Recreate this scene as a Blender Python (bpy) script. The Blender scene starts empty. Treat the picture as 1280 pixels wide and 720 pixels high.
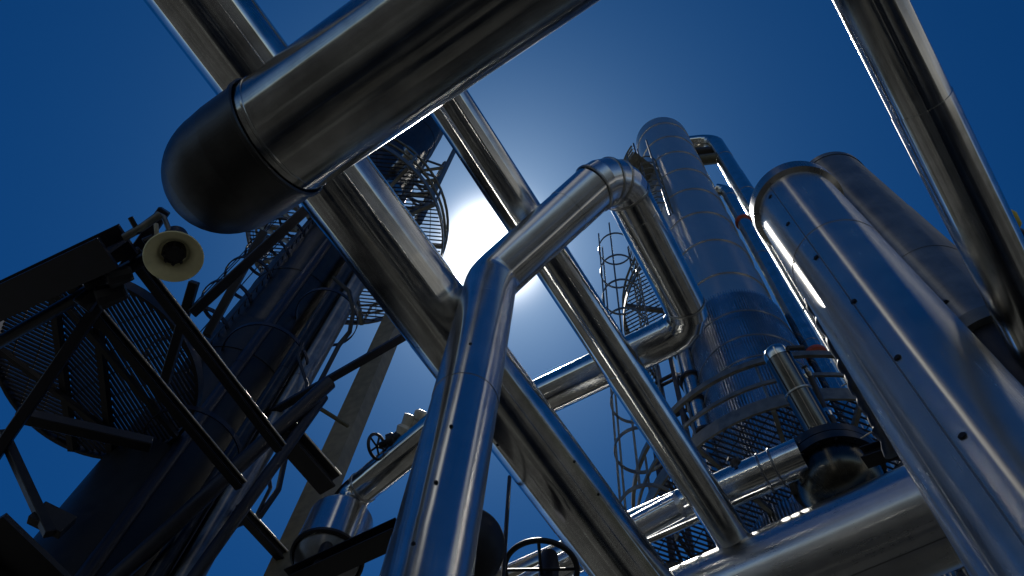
import bpy, bmesh, math, random
from mathutils import Vector, Matrix
rnd = random.Random(7)
S = bpy.context.scene
COL = S.collection
PI = math.pi

# ------------------------------------------------------------------ camera frame
SKYTINT = (.025, .27, .50)
F = 1099.76                                   # focal length in photo pixels (1280 wide)
XC = Vector((.54353, .78367, .30073)); YC = Vector((-.83703, .47917, .26416)); ZC = Vector((.06291, -.39530, .91639))
CAM = Vector((0, 0, 1.6))
def to_world(v): return Vector((v.dot(XC), v.dot(YC), v.dot(ZC)))   # camera (right, down, forward) to world
def ray(px, py): return to_world(Vector(((px - 640) / F, (py - 360) / F, 1)))
def P(px, py, d): return CAM + ray(px, py) * d            # a point at optical depth d
def PH(px, py, h):                                        # a point at height h above the camera
    r = ray(px, py); return CAM + r * (h / r.z)
def vz(b, py):                                            # height on the vertical through b seen at picture row py
    k = (py - 360) / F
    c0 = Vector((b.x, b.y, -CAM.z))
    cy = XC.y * c0.x + YC.y * c0.y; cd = XC.z * c0.x + YC.z * c0.y
    u = (k * cd - cy) / (ZC.y - k * ZC.z)
    return u + CAM.z
def hit_cyl(px, py, a, ax, R):                            # nearest hit of the view ray on a cylinder
    ax = ax.normalized(); r = ray(px, py).normalized(); o = CAM - a
    rp = r - ax * r.dot(ax); op = o - ax * o.dot(ax)
    A = rp.dot(rp); B = 2 * rp.dot(op); C = op.dot(op) - R * R
    D = B * B - 4 * A * C
    if D < 0: return None
    t = (-B - math.sqrt(D)) / (2 * A)
    p = CAM + r * t; n = (p - a); n -= ax * n.dot(ax)
    return p, n.normalized()

# ------------------------------------------------------------------ materials
def newmat(name):
    m = bpy.data.materials.new(name); m.use_nodes = True
    nt = m.node_tree; return m, nt, nt.nodes['Principled BSDF']
ANROT = 0.25; BUMP2 = 1.2
def metal(name, col=(.56, .56, .55), rough=.2, aniso=.93, wear=.07, bump=.0007, dirt=.25, dent=.003):
    m, nt, b = newmat(name); N = nt.nodes; L = nt.links
    uv = N.new('ShaderNodeUVMap'); uv.uv_map = 'UVMap'
    mp = N.new('ShaderNodeMapping'); mp.inputs['Scale'].default_value = (10, .16, 1); L.new(uv.outputs[0], mp.inputs[0])
    n1 = N.new('ShaderNodeTexNoise'); n1.inputs['Scale'].default_value = 5; n1.inputs['Detail'].default_value = 6; L.new(mp.outputs[0], n1.inputs[0])
    n2 = N.new('ShaderNodeTexNoise'); n2.inputs['Scale'].default_value = 2.2; n2.inputs['Detail'].default_value = 5
    n2.inputs['Roughness'].default_value = .65; L.new(uv.outputs[0], n2.inputs[0])
    mr = N.new('ShaderNodeMapRange'); mr.inputs[1].default_value = .3; mr.inputs[2].default_value = .75
    mr.inputs[3].default_value = max(.05, rough - wear); mr.inputs[4].default_value = rough + wear
    mx = N.new('ShaderNodeMath'); mx.operation = 'MULTIPLY_ADD'; mx.inputs[1].default_value = .5
    ms = N.new('ShaderNodeMath'); ms.operation = 'MULTIPLY'; ms.inputs[1].default_value = .5; L.new(n2.outputs[0], ms.inputs[0])
    L.new(n1.outputs[0], mx.inputs[0]); L.new(ms.outputs[0], mx.inputs[2]); L.new(mx.outputs[0], mr.inputs[0])
    L.new(mr.outputs[0], b.inputs['Roughness'])
    cr = N.new('ShaderNodeMapRange'); cr.inputs[1].default_value = .35; cr.inputs[2].default_value = .7
    cr.inputs[3].default_value = 1 - dirt; cr.inputs[4].default_value = 1; L.new(n2.outputs[0], cr.inputs[0])
    mc = N.new('ShaderNodeMix'); mc.data_type = 'RGBA'; mc.blend_type = 'MULTIPLY'; mc.inputs[0].default_value = 1
    mc.inputs[6].default_value = (*col, 1); L.new(cr.outputs[0], mc.inputs[7]); L.new(mc.outputs[2], b.inputs['Base Color'])
    bp = N.new('ShaderNodeBump'); bp.inputs['Distance'].default_value = bump; bp.inputs['Strength'].default_value = 1
    L.new(n1.outputs[0], bp.inputs['Height'])
    n3 = N.new('ShaderNodeTexNoise'); n3.inputs['Scale'].default_value = 1.1; n3.inputs['Detail'].default_value = 2; L.new(uv.outputs[0], n3.inputs[0])
    bp2 = N.new('ShaderNodeBump'); bp2.inputs['Distance'].default_value = bump * BUMP2; L.new(n3.outputs[0], bp2.inputs['Height'])
    L.new(bp.outputs[0], bp2.inputs['Normal']); L.new(bp2.outputs[0], b.inputs['Normal'])
    dn = N.new('ShaderNodeTexNoise'); dn.inputs['Scale'].default_value = .9; dn.inputs['Detail'].default_value = 1; L.new(uv.outputs[0], dn.inputs[0])
    dr = N.new('ShaderNodeMapRange'); dr.interpolation_type = 'SMOOTHERSTEP'; dr.inputs[1].default_value = .64; dr.inputs[2].default_value = .74; L.new(dn.outputs[0], dr.inputs[0])
    bp3 = N.new('ShaderNodeBump'); bp3.inputs['Distance'].default_value = dent; bp3.invert = True; L.new(dr.outputs[0], bp3.inputs['Height'])
    L.new(bp2.outputs[0], bp3.inputs['Normal']); L.new(bp3.outputs[0], b.inputs['Normal'])
    b.inputs['Metallic'].default_value = 1
    b.inputs['Anisotropic'].default_value = aniso
    tg = N.new('ShaderNodeTangent'); tg.direction_type = 'UV_MAP'; tg.uv_map = 'UVMap'; L.new(tg.outputs[0], b.inputs['Tangent'])
    b.inputs['Anisotropic Rotation'].default_value = ANROT
    return m

def paint(name, col, rough=.5, var=.3, scale=6, metallic=0., spec=.4):
    m, nt, b = newmat(name); N = nt.nodes; L = nt.links
    tc = N.new('ShaderNodeTexCoord'); n = N.new('ShaderNodeTexNoise'); n.inputs['Scale'].default_value = scale; n.inputs['Detail'].default_value = 7
    L.new(tc.outputs['Object'], n.inputs[0])
    r = N.new('ShaderNodeValToRGB'); r.color_ramp.elements[0].position = .3; r.color_ramp.elements[1].position = .72
    r.color_ramp.elements[0].color = (*[c * (1 - var) for c in col], 1); r.color_ramp.elements[1].color = (*[min(1, c * (1 + var)) for c in col], 1)
    L.new(n.outputs[0], r.inputs[0]); L.new(r.outputs[0], b.inputs['Base Color'])
    mr = N.new('ShaderNodeMapRange'); mr.inputs[3].default_value = rough - .12; mr.inputs[4].default_value = rough + .15
    L.new(n.outputs[0], mr.inputs[0]); L.new(mr.outputs[0], b.inputs['Roughness'])
    bp = N.new('ShaderNodeBump'); bp.inputs['Distance'].default_value = .003; bp.inputs['Strength'].default_value = .5
    L.new(n.outputs[0], bp.inputs['Height']); L.new(bp.outputs[0], b.inputs['Normal'])
    b.inputs['Metallic'].default_value = metallic; b.inputs['Specular IOR Level'].default_value = spec
    return m
M = {}
M['steel'] = metal('polished_cladding', (.66, .665, .64), .15, wear=.07, dirt=.35)
M['alu'] = metal('satin_cladding', (.66, .67, .67), .21, wear=.06, bump=.0002, dirt=.15, dent=.0008)
M['soft'] = metal('brushed_cladding', (.64, .62, .58), .25, aniso=.93, wear=.05, bump=.0002, dirt=.12, dent=.0006)
M['dull'] = metal('weathered_cladding', (.30, .31, .32), .42, wear=.10, dirt=.4)
M['capmetal'] = metal('dull_cap_metal', (.09, .09, .088), .42, aniso=.3, wear=.08, dirt=.4)
M['band'] = metal('band_metal', (.40, .40, .38), .3, aniso=.3)
M['rib'] = metal('ribbed_cladding', (.72, .73, .73), .26, aniso=.4, wear=.06)
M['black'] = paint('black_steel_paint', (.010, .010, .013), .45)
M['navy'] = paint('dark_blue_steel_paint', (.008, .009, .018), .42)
M['darkmetal'] = metal('dark_tower_metal', (.065, .068, .072), .36, wear=.1, dirt=.5)  # on the upper shell this lighter tone carries the lens glare
M['blacktower'] = paint('shaded_tower_black', (.010, .011, .013), .45, spec=.28)  # lower shell of the same vessel, its dark look put into the colour
M['tower'] = metal('pale_tower_cladding', (.68, .65, .58), .3, aniso=.8, wear=.03, bump=.0001, dirt=.06, dent=.0005)
M['header'] = metal('matt_header_cladding', (.58, .59, .59), .30, aniso=.93, wear=.05, bump=.0003, dirt=.15)
M['shadeclad'] = metal('shaded_cladding', (.42, .425, .41), .17, wear=.07, dirt=.4)  # same cladding as steel, base darkened to imitate a dark underside
M['grate'] = paint('grating_steel', (.02, .021, .026), .5)
M['galv'] = paint('galvanised_steel', (.16, .165, .15), .4, metallic=.6)
M['olive'] = paint('olive_primer', (.085, .08, .05), .5)
M['tan'] = paint('tan_primer', (.17, .15, .10), .55)
M['horn'] = paint('horn_cream_paint', (.80, .76, .46), .4, var=.12)
M['red'] = paint('red_oxide', (.35, .06, .03), .5)
M['yellow'] = paint('yellow_paint', (.55, .42, .04), .5)
M['pale'] = paint('pale_valve_paint', (.45, .44, .38), .45)
M['screw'] = paint('dark_screw', (.02, .02, .02), .4, metallic=.7)
M['cable'] = paint('black_cable_sheath', (.008, .008, .009), .4)

# ------------------------------------------------------------------ object helpers
def tag(o, label, cat, group=None, kind=None):
    if label: o['label'] = label
    if cat: o['category'] = cat
    if group: o['group'] = group
    o['kind'] = kind or 'thing'
def thing(name, label, cat, loc, group=None):
    o = bpy.data.objects.new(name, None); COL.objects.link(o); o.location = loc
    o.empty_display_size = .2
    tag(o, label, cat, group); return o
def root_of(o):
    p = Vector((0, 0, 0))
    while o is not None: p += o.location; o = o.parent
    return p
def part(name, bm, mat, parent=None, label=None, loc=None):
    me = bpy.data.meshes.new(name)
    off = root_of(parent) if parent else (loc or Vector((0, 0, 0)))
    bmesh.ops.translate(bm, verts=bm.verts, vec=-off)
    bm.normal_update(); bm.to_mesh(me); bm.free()
    o = bpy.data.objects.new(name, me); COL.objects.link(o)
    if parent: o.parent = parent
    else: o.location = off
    me.materials.append(M[mat] if isinstance(mat, str) else mat)
    if label: o['label'] = label
    return o
def BM():
    bm = bmesh.new(); bm.loops.layers.uv.new('UVMap'); return bm
def frame(d, up=None):
    d = d.normalized(); up = up or (Vector((0, 0, 1)) if abs(d.z) < .9 else Vector((1, 0, 0)))
    s = d.cross(up).normalized(); return d, s, s.cross(d).normalized()
def noise_prof(seed, amp):
    r = random.Random(seed); c = [(k, r.uniform(0, 2 * PI), r.uniform(-1.2, 1.2), r.uniform(.4, 1) / k ** .6) for k in (2, 3, 5, 7, 9, 12, 16, 21)]
    return lambda th, v: amp * sum(a * math.cos(k * th + p + q * v * .05) for k, p, q, a in c)
def sweep(bm, pts, radii, n=64, wob=0., seed=1, cap0=False, cap1=False, sharp=(), smooth=True, closed=False, v0=0.):
    """tube through pts with a radius at each; mitred; sharp = ring indices with a hard edge"""
    pts = [Vector(p) for p in pts]
    if not hasattr(radii, '__len__'): radii = [radii] * len(pts)
    uvl = bm.loops.layers.uv.verify(); np_ = len(pts)
    fn = noise_prof(seed, wob) if wob else None
    rings = []; vs = []; u = None; v = v0; lastdir = None
    for i, p in enumerate(pts):
        if closed: a = (p - pts[i - 1]); b = (pts[(i + 1) % np_] - p)
        else:
            a = p - pts[i - 1] if i else pts[1] - p
            b = pts[i + 1] - p if i < np_ - 1 else p - pts[i - 1]
        if a.length < 1e-6: a = lastdir or b
        if b.length < 1e-6: b = pts[i + 2] - p if i + 2 < np_ and (pts[i + 2] - p).length > 1e-6 else a
        a = a.normalized(); b = b.normalized(); t = (a + b)
        t = t.normalized() if t.length > 1e-6 else a
        lastdir = b
        if u is None: _, u, _w = frame(t)
        u = (u - t * u.dot(t)).normalized(); w = t.cross(u)
        c = max(.35, a.dot(t)); bend = (b - a)
        bd = bend.normalized() if bend.length > 1e-4 else None
        if i: v += (p - pts[i - 1]).length
        vs.append(v); rg = []
        for k in range(n):
            th = 2 * PI * k / n; r = radii[i]
            if fn: r *= 1 + fn(th, v)
            o = (u * math.cos(th) + w * math.sin(th)) * r
            if bd is not None:
                bp_ = (bd - t * bd.dot(t)).normalized() if (bd - t * bd.dot(t)).length > 1e-5 else None
                if bp_ is not None: o += bp_ * o.dot(bp_) * (1 / c - 1)
            rg.append(bm.verts.new(p + o))
        rings.append(rg)
    tot = np_ if closed else np_ - 1
    for i in range(tot):
        j = (i + 1) % np_
        for k in range(n):
            k2 = (k + 1) % n
            try: f = bm.faces.new((rings[i][k], rings[i][k2], rings[j][k2], rings[j][k]))
            except ValueError: continue
            f.smooth = smooth
            R = max(radii[i], .02)
            uu = [(k / n) * 2 * PI * R, ((k + 1) / n) * 2 * PI * R]
            vj = vs[j] if j > i else vs[i] + .1
            for lp, (x, y) in zip(f.loops, ((uu[0], vs[i]), (uu[1], vs[i]), (uu[1], vj), (uu[0], vj))): lp[uvl].uv = (x, y)
    for s in sharp:
        rg = rings[s]
        for k in range(n):
            e = bm.edges.get((rg[k], rg[(k + 1) % n]))
            if e: e.smooth = False
    if cap0 and not closed: bm.faces.new(list(reversed(rings[0]))).smooth = False
    if cap1 and not closed: bm.faces.new(rings[-1]).smooth = False
    for idx, cp in ((0, cap0), (np_ - 1, cap1)):
        if cp and not closed:
            for k in range(n):
                e = bm.edges.get((rings[idx][k], rings[idx][(k + 1) % n]))
                if e: e.smooth = False
    return bm
def pipe_bm(a, b, R, steps=(), n=72, wob=.008, seed=1, cap0=True, cap1=True, sdist=.9, step=.005):
    """clad straight pipe: jacket sections lap over one another at distances `steps` from a"""
    a = Vector(a); b = Vector(b); L = (b - a).length; d = (b - a) / L
    cuts = sorted(x for x in steps if 0 < x < L); pts = []; rad = []; sh = []
    edges = [0] + cuts + [L]
    for i in range(len(edges) - 1):
        r = R + (step if i % 2 else 0)
        m = max(1, int((edges[i + 1] - edges[i]) / sdist))
        for j in range(m + 1):
            t = edges[i] + (edges[i + 1] - edges[i]) * j / m
            if j == 0 and i: t += .002
            pts.append(a + d * t); rad.append(r)
            if (j == 0 and i) or (j == m and i < len(edges) - 2): sh.append(len(pts) - 1)
    return sweep(BM(), pts, rad, n, wob, seed, cap0, cap1, sh)
def band_bm(c, d, R, w=.04, t=.008, n=64, bm=None):
    d = Vector(d).normalized(); bm = bm or BM(); c = Vector(c)
    return sweep(bm, [c - d * w / 2, c - d * w / 2 * .6, c + d * w / 2 * .6, c + d * w / 2], [R, R + t, R + t, R], n, sharp=(1, 2))
def arc(c, a0, b0, R, t0, t1, k):                       # points on a circle spanned by unit vectors a0, b0
    return [Vector(c) + a0 * (R * math.cos(t0 + (t1 - t0) * i / k)) + b0 * (R * math.sin(t0 + (t1 - t0) * i / k)) for i in range(k + 1)]
def bend(a, c, b, r, k=6):                              # fillet points from line a-c to c-b
    u = (a - c).normalized(); v = (b - c).normalized(); an = u.angle(v); t = r / math.tan(an / 2)
    p0 = c + u * t; p1 = c + v * t; ctr = c + (u + v).normalized() * (r / math.sin(an / 2))
    x = (p0 - ctr).normalized(); y = (p1 - ctr); y = (y - x * y.dot(x)).normalized()
    return arc(ctr, x, y, r, 0, PI - an, k)
def elbow_bm(pts, R, n=64, R1=None, gore=True):
    k = len(pts); rr = [R + ((R1 or R) - R) * i / (k - 1) for i in range(k)]
    return sweep(BM(), pts, rr, n, .002, 5, sharp=range(k) if gore else ())
def box(bm, a, b, w, h, up=None):
    a = Vector(a); b = Vector(b); d, s, u = frame(b - a, up)
    prism(bm, [(-w / 2, -h / 2), (w / 2, -h / 2), (w / 2, h / 2), (-w / 2, h / 2)], a, b, s, u); return bm
def prism(bm, prof, a, b, s, u):
    uvl = bm.loops.layers.uv.verify()
    r0 = [bm.verts.new(a + s * x + u * y) for x, y in prof]; r1 = [bm.verts.new(b + s * x + u * y) for x, y in prof]; n = len(prof)
    for k in range(n):
        bm.faces.new((r0[k], r0[(k + 1) % n], r1[(k + 1) % n], r1[k]))
    bm.faces.new(list(reversed(r0))); bm.faces.new(r1)
def ibeam(bm, a, b, w, h, up=None, tf=None, tw=None):
    a = Vector(a); b = Vector(b); d, s, u = frame(b - a, up); tf = tf or h * .09; tw = tw or w * .09
    W = w / 2; H = h / 2; t = tw / 2
    prism(bm, [(-W, -H), (W, -H), (W, -H + tf), (t, -H + tf), (t, H - tf), (W, H - tf), (W, H), (-W, H), (-W, H - tf), (-t, H - tf), (-t, -H + tf), (-W, -H + tf)], a, b, s, u); return bm
def ring_path(c, R, n=48, ax=Vector((0, 0, 1)), a0=0., a1=2 * PI):
    d, s, u = frame(ax); full = abs(a1 - a0 - 2 * PI) < 1e-4
    return [c + s * (R * math.cos(a0 + (a1 - a0) * i / n)) + u * (R * math.sin(a0 + (a1 - a0) * i / n)) for i in range(n if full else n + 1)]
def rail(bm, pts, r, n=8, closed=False): return sweep(bm, pts, r, n, closed=closed, cap0=not closed, cap1=not closed)
def flat_ring(bm, c, R, w, h, n=48, a0=0., a1=2 * PI):   # upright band bent round a circle
    for i in range(n):
        t0 = a0 + (a1 - a0) * i / n; t1 = a0 + (a1 - a0) * (i + 1) / n
        q = []
        for t in (t0, t1):
            d = Vector((math.cos(t), math.sin(t), 0))
            q.append([bm.verts.new(c + d * (R + dx) + Vector((0, 0, dz))) for dx, dz in ((0, 0), (w, 0), (w, h), (0, h))])
        for k in range(4): bm.faces.new((q[0][k], q[0][(k + 1) % 4], q[1][(k + 1) % 4], q[1][k]))
    return bm
def screw_parts(root, spots, a, ax, R, r=.018):
    for px, py in spots:
        h = hit_cyl(px, py, a, ax, R)
        if not h: continue
        p, n = h
        bm = sweep(BM(), [p - n * .01, p + n * .006, p + n * .012], [r * 1.35, r * 1.35, r], 10, cap1=True, smooth=False)
        part('screw', bm, 'screw', root)
def grating(bm, c, inside, u, v, ext, pitch=.06, bw=.018, cross=.32, h=.035):
    """bearing bars along v, cross rods along u, clipped to `inside(x, y)`"""
    def runs(fixed, along, step, wd, hh):
        k = -ext
        while k <= ext:
            t = -ext; st = None
            while t <= ext + .05:
                x, y = (k, t) if along == 'v' else (t, k)
                ins = inside(x, y) and t <= ext
                if ins and st is None: st = t
                if not ins and st is not None:
                    if t - st > .08:
                        a = c + (u * k + v * st if along == 'v' else u * st + v * k); b = c + (u * k + v * (t - .04) if along == 'v' else u * (t - .04) + v * k)
                        box(bm, a, b, wd, hh, Vector((0, 0, 1)))
                    st = None
                t += .04
            k += step
    runs(0, 'v', pitch, bw, h); runs(0, 'u', cross, .014, h * .7)
    return bm
Zv = Vector((0, 0, 1))

# ------------------------------------------------------------------ ground
def ground():
    m, nt, b = newmat('stained_concrete'); N = nt.nodes; L = nt.links
    tc = N.new('ShaderNodeTexCoord')
    br = N.new('ShaderNodeTexBrick'); br.inputs['Scale'].default_value = .2; br.offset = .35; br.inputs['Mortar Size'].default_value = .012; br.inputs['Mortar Smooth'].default_value = 0
    br.inputs['Color1'].default_value = (.015, .017, .017, 1); br.inputs['Color2'].default_value = (.007, .008, .008, 1); br.inputs['Mortar'].default_value = (.235, .25, .245, 1)  # pale joints put in to reflect as streaks along the pipes
    br.inputs['Brick Width'].default_value = 1.3; br.inputs['Row Height'].default_value = .8
    L.new(tc.outputs['Object'], br.inputs[0])
    n = N.new('ShaderNodeTexNoise'); n.inputs['Scale'].default_value = .35; n.inputs['Detail'].default_value = 9; L.new(tc.outputs['Object'], n.inputs[0])
    r = N.new('ShaderNodeValToRGB'); r.color_ramp.elements[0].position = .42; r.color_ramp.elements[0].color = (.3, .28, .24, 1); r.color_ramp.elements[1].position = .6
    L.new(n.outputs[0], r.inputs[0])
    mx = N.new('ShaderNodeMix'); mx.data_type = 'RGBA'; mx.blend_type = 'MULTIPLY'; mx.inputs[0].default_value = 1
    L.new(br.outputs[0], mx.inputs[6]); L.new(r.outputs[0], mx.inputs[7]); L.new(mx.outputs[2], b.inputs['Base Color'])
    b.inputs['Roughness'].default_value = .85
    bm = BM(); bmesh.ops.create_grid(bm, x_segments=8, y_segments=8, size=600)
    o = part('ground', bm, m); o['kind'] = 'structure'
ground()

# ------------------------------------------------------------------ big foreground pipe with domed end
def horizon_blocker():  # unseen dark ring, added to block the bright horizon in pipe reflections
    m = paint('horizon_blocker_dark', (.02, .022, .016), .9, scale=.3); bm = BM(); r = random.Random(9); n = 90; rings = []
    for R, h in ((70, -.3), (80, 3), (95, 6), (120, 7), (160, 5), (220, -.4)):
        rings.append([bm.verts.new((math.cos(2 * PI * k / n) * R * r.uniform(.96, 1.04), math.sin(2 * PI * k / n) * R * r.uniform(.96, 1.04), h * r.uniform(.8, 1.15) * (1 + 5 * max(0, math.cos(2 * PI * k / n)) ** 1.5) if h > 0 else h)) for k in range(n)])
    for a, b in zip(rings, rings[1:]):
        for k in range(n): bm.faces.new((a[k], a[(k + 1) % n], b[(k + 1) % n], b[k])).smooth = True
    o = part('horizon_blocker', bm, m); o['kind'] = 'structure'
horizon_blocker()
def foreground_pipe():
    h = 6.72
    a = PH(344, 174, h); b0 = PH(498, 66, h); d = (b0 - a).normalized(); R = .5
    root = thing('overhead_pipe', 'thick dark steel pipe crossing the top, with a rounded cap above the horn loudspeaker', 'pipe', a)
    b = a + d * 9
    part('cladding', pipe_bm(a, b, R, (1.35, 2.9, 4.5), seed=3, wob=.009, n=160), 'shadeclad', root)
    prof = [(0, 1.03), (.1, 1.04), (.32, 1.04), (.44, 1.02)] + [(.44 + .58 * math.sin(t * PI / 2), 1.02 * math.cos(t * PI / 2)) for t in [i / 14 for i in range(1, 15)]]
    bm = sweep(BM(), [a - d * x for x, _ in prof], [max(R * y, .004) for _, y in prof], 72, .004, 4, cap1=True, sharp=(2, 3, 8, 13))
    part('end_cap', bm, 'capmetal', root)
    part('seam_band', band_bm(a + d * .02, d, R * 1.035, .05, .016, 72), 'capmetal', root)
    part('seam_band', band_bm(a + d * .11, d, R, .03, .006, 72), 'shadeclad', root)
foreground_pipe()

# ------------------------------------------------------------------ horizontal pipes
def hpipe(name, label, h, p0, p1, R, e0, e1, mat='steel', steps=(), seed=1, screws=(), bands=(), wob=.010, n=160):
    a = PH(*p0, h); b = PH(*p1, h); d = (b - a).normalized()
    A = a - d * e0; B = b + d * e1
    root = thing(name, label, 'pipe', a)
    part('cladding', pipe_bm(A, B, R, steps, seed=seed, wob=wob, n=n), mat, root)
    for t in bands: part('seam_band', band_bm(A + d * t, d, R, .045, .008), 'band', root)
    screw_parts(root, screws, A, d, R + .004, .014)
    return root, A, d
hpipe('clad_pipe', 'wide streaky steel pipe running from top left behind the capped pipe to the bottom', 9.22, (250, 0), (661, 548), .455, 5, 9, 'steel',
      (3.5, 6.4, 9.3, 12.4, 15.2), 11, ((622, 556), (718, 577), (748, 618)))
hpipe('clad_pipe', 'slim polished pipe passing beside the sun and running down into the broad pipe', 10.92, (567, 137), (910, 664), .272, 6, .65, 'steel',
      (4.0, 8.2, 10.2, 12.6), 21)
hpipe('clad_pipe', 'olive tinted polished pipe slanting down across the upper right corner', 6.2, (1088, 0), (1189, 205), .205, 3, 8, 'steel', (3.8, 6.4), 31)
hroot, hA, hd = hpipe('header_pipe', 'broad pipe along the bottom right with a bright upper edge, behind the blue column', 10.45, (870, 768), (1172, 641), .75, 4, 8, 'header',
      (4.1, 7.7), 41, wob=.002)

hp, hn = hit_cyl(1130, 693, hA, hd, .756)
part('lap_seam', box(BM(), hp - hd * 9, hp + hd * 6, .014, .012, hn), 'band', hroot)
# ------------------------------------------------------------------ riser with mitred arm, reducing elbow, drop leg and cross leg
def riser_run():
    base = P(597, 430, 8.95); R = .3
    zt = vz(base, 352)
    J = Vector((base.x, base.y, zt))
    E1 = P(768, 212, 11.25); E1b = P(868, 406, 12.7); ME = P(560, 553, 13.8)
    root = thing('bent_pipe', 'blue grey riser pipe in the centre, kinked at the sun and elbowed further on', 'pipe', (base.x, base.y, 0))
    g = Vector((base.x, base.y, 0)); dA = (E1 - J).normalized()
    ztop = vz(base, 392); zr = vz(base, 503)
    part('riser', pipe_bm(g, Vector((base.x, base.y, ztop)), R, (zr - 3, zr - 1.0 - 1.0, zr), seed=51, wob=.002, cap1=False), 'alu', root)
    # mitre elbow: short gores
    pts = [Vector((base.x, base.y, ztop))] + bend(Vector((base.x, base.y, ztop - .3)), J, E1, .32, 3)[0:] + [J + dA * .62]
    part('elbow', sweep(BM(), pts, R + .006, 64, .002, 5, sharp=range(len(pts))), 'alu', root)
    d3 = (E1b - E1).normalized()
    fil = bend(J, E1, E1b, .42, 5)
    part('arm', pipe_bm(J + dA * .62, fil[0], R, (.75,), seed=53, wob=.002, cap0=False, cap1=False), 'alu', root)
    el = part('elbow', elbow_bm(fil, R + .012, 64, .297), 'alu', root)
    for i in (0, 2, 3): 
        t = (fil[i + 1] - fil[i - 1]) if i else fil[1] - fil[0]
        part('seam_band', band_bm(fil[i], t, R + .012 - .02 * i / 5, .04, .016), 'band', el)
    fil2 = bend(E1, E1b, ME, .42, 4); r2 = .285
    part('drop_leg', pipe_bm(fil[-1], fil2[0], r2, (.35, 2.0), seed=55, cap0=False, cap1=False), 'steel', root)
    e2 = part('elbow', elbow_bm(fil2, r2 + .006, 64), 'steel', root)
    part('seam_band', band_bm(fil2[0], fil2[1] - fil2[0], r2 + .006, .04, .01), 'band', e2)
    part('cross_leg', pipe_bm(fil2[-1], ME, r2, (.45, 2.2), seed=57, cap0=False), 'steel', root)
    bmv = BM()
    part('seam_band', band_bm(fil[-1] + d3 * .02, d3, .297, .05, .012), 'band', root)
    screw_parts(root, ((564, 533), (545, 603), (517, 680), (588, 430)), g, Zv, R + .003, .012)
riser_run()

# ------------------------------------------------------------------ tall flat blue column on the right and the one behind
def right_columns():
    b = P(990, 250, 10.5); R = .455; top = vz(b, 262)
    g = Vector((b.x, b.y, 0)); t = Vector((b.x, b.y, top))
    root = thing('clad_column', 'tall smooth blue steel column with a row of screws, nearest on the right side', 'column', g)
    z1 = vz(b, 330)
    bm = pipe_bm(g, t, R, (3.2, 5.2, z1), seed=61, wob=.0028, n=96, sdist=1.2)
    part('cladding', bm, 'soft', root)
    part('top_hood', sweep(BM(), [t - Zv * .03, t + Zv * .0, t + Zv * .22, t + Zv * .42, t + Zv * .44], [R + .005, R + .065, R + .065, R * .97, R * .2], 72, cap1=True, sharp=(1, 2, 3)), 'band', root)
    hp, hn = hit_cyl(1118, 452, g, Zv, R + .002)
    part('lap_seam', box(BM(), Vector((hp.x, hp.y, .1)), Vector((hp.x, hp.y, top - .03)), .012, .01, hn), 'dull', root)
    hp, hn = hit_cyl(1074, 452, g, Zv, R + .002)
    part('lap_seam', box(BM(), Vector((hp.x, hp.y, .1)), Vector((hp.x, hp.y, z1)), .02, .008, hn), 'soft', root)
    screw_parts(root, ((963, 246), (985, 280), (1020, 322), (1067, 377), (1122, 447), (1203, 545)), g, Zv, R + .004, .02)
    b = P(1039, 230, 12.2); R2 = .46; top = vz(b, 234); zb = vz(b, 448)
    root = thing('clad_column', 'shorter dull blue column behind the nearest one, with a pale ring at its lower end', 'column', (b.x, b.y, zb))
    lo = Vector((b.x, b.y, zb)); hi = Vector((b.x, b.y, top))
    part('cladding', pipe_bm(lo, hi, R2, (1.5, 3), seed=63, wob=.0025), 'dull', root)
    part('top_hood', sweep(BM(), [hi, hi + Zv * .12, hi + Zv * .3, hi + Zv * .32], [R2 + .01, R2 + .01, R2 * .8, R2 * .2], 48, cap1=True, sharp=(1, 2)), 'dull', root)
    part('base_ring', sweep(BM(), [lo - Zv * .12, lo - Zv * .12, lo + Zv * .06, lo + Zv * .06], [R2 * .8, R2 + .03, R2 + .03, R2 * .9], 64, sharp=(1, 2)), 'galv', root)
    part('skirt', sweep(BM(), [Vector((b.x, b.y, 0)), Vector((b.x, b.y, zb - .12))], R2 * .92, 48), 'black', root)
    screw_parts(root, ((1021, 213), (1029, 226), (1037, 237), (1043, 243), (1056, 257), (1071, 273), (1089, 294), (1108, 317), (1130, 341), (1145, 356)), lo, Zv, R2 + .003, .018)
    # lifting lug, on the second column
    p = P(1190, 392, 7.75)
    bm = BM(); r_, u_ = to_world(Vector((1, 0, 0))), to_world(Vector((0, -1, 0))); f_ = to_world(Vector((0, 0, 1)))
    prof = [(-.13, .09), (-.05, .13), (.03, .09), (.07, .03), (.16, -.02), (.14, -.12), (.09, -.16), (.0, -.12), (-.07, -.05), (-.12, .02)]
    prism(bm, prof, p - f_ * .05, p + f_ * .05, r_, u_)
    bmesh.ops.bevel(bm, geom=bm.edges[:], offset=.015, segments=2, affect='EDGES')
    part('lifting_lug', bm, 'black', root)
right_columns()

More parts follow.
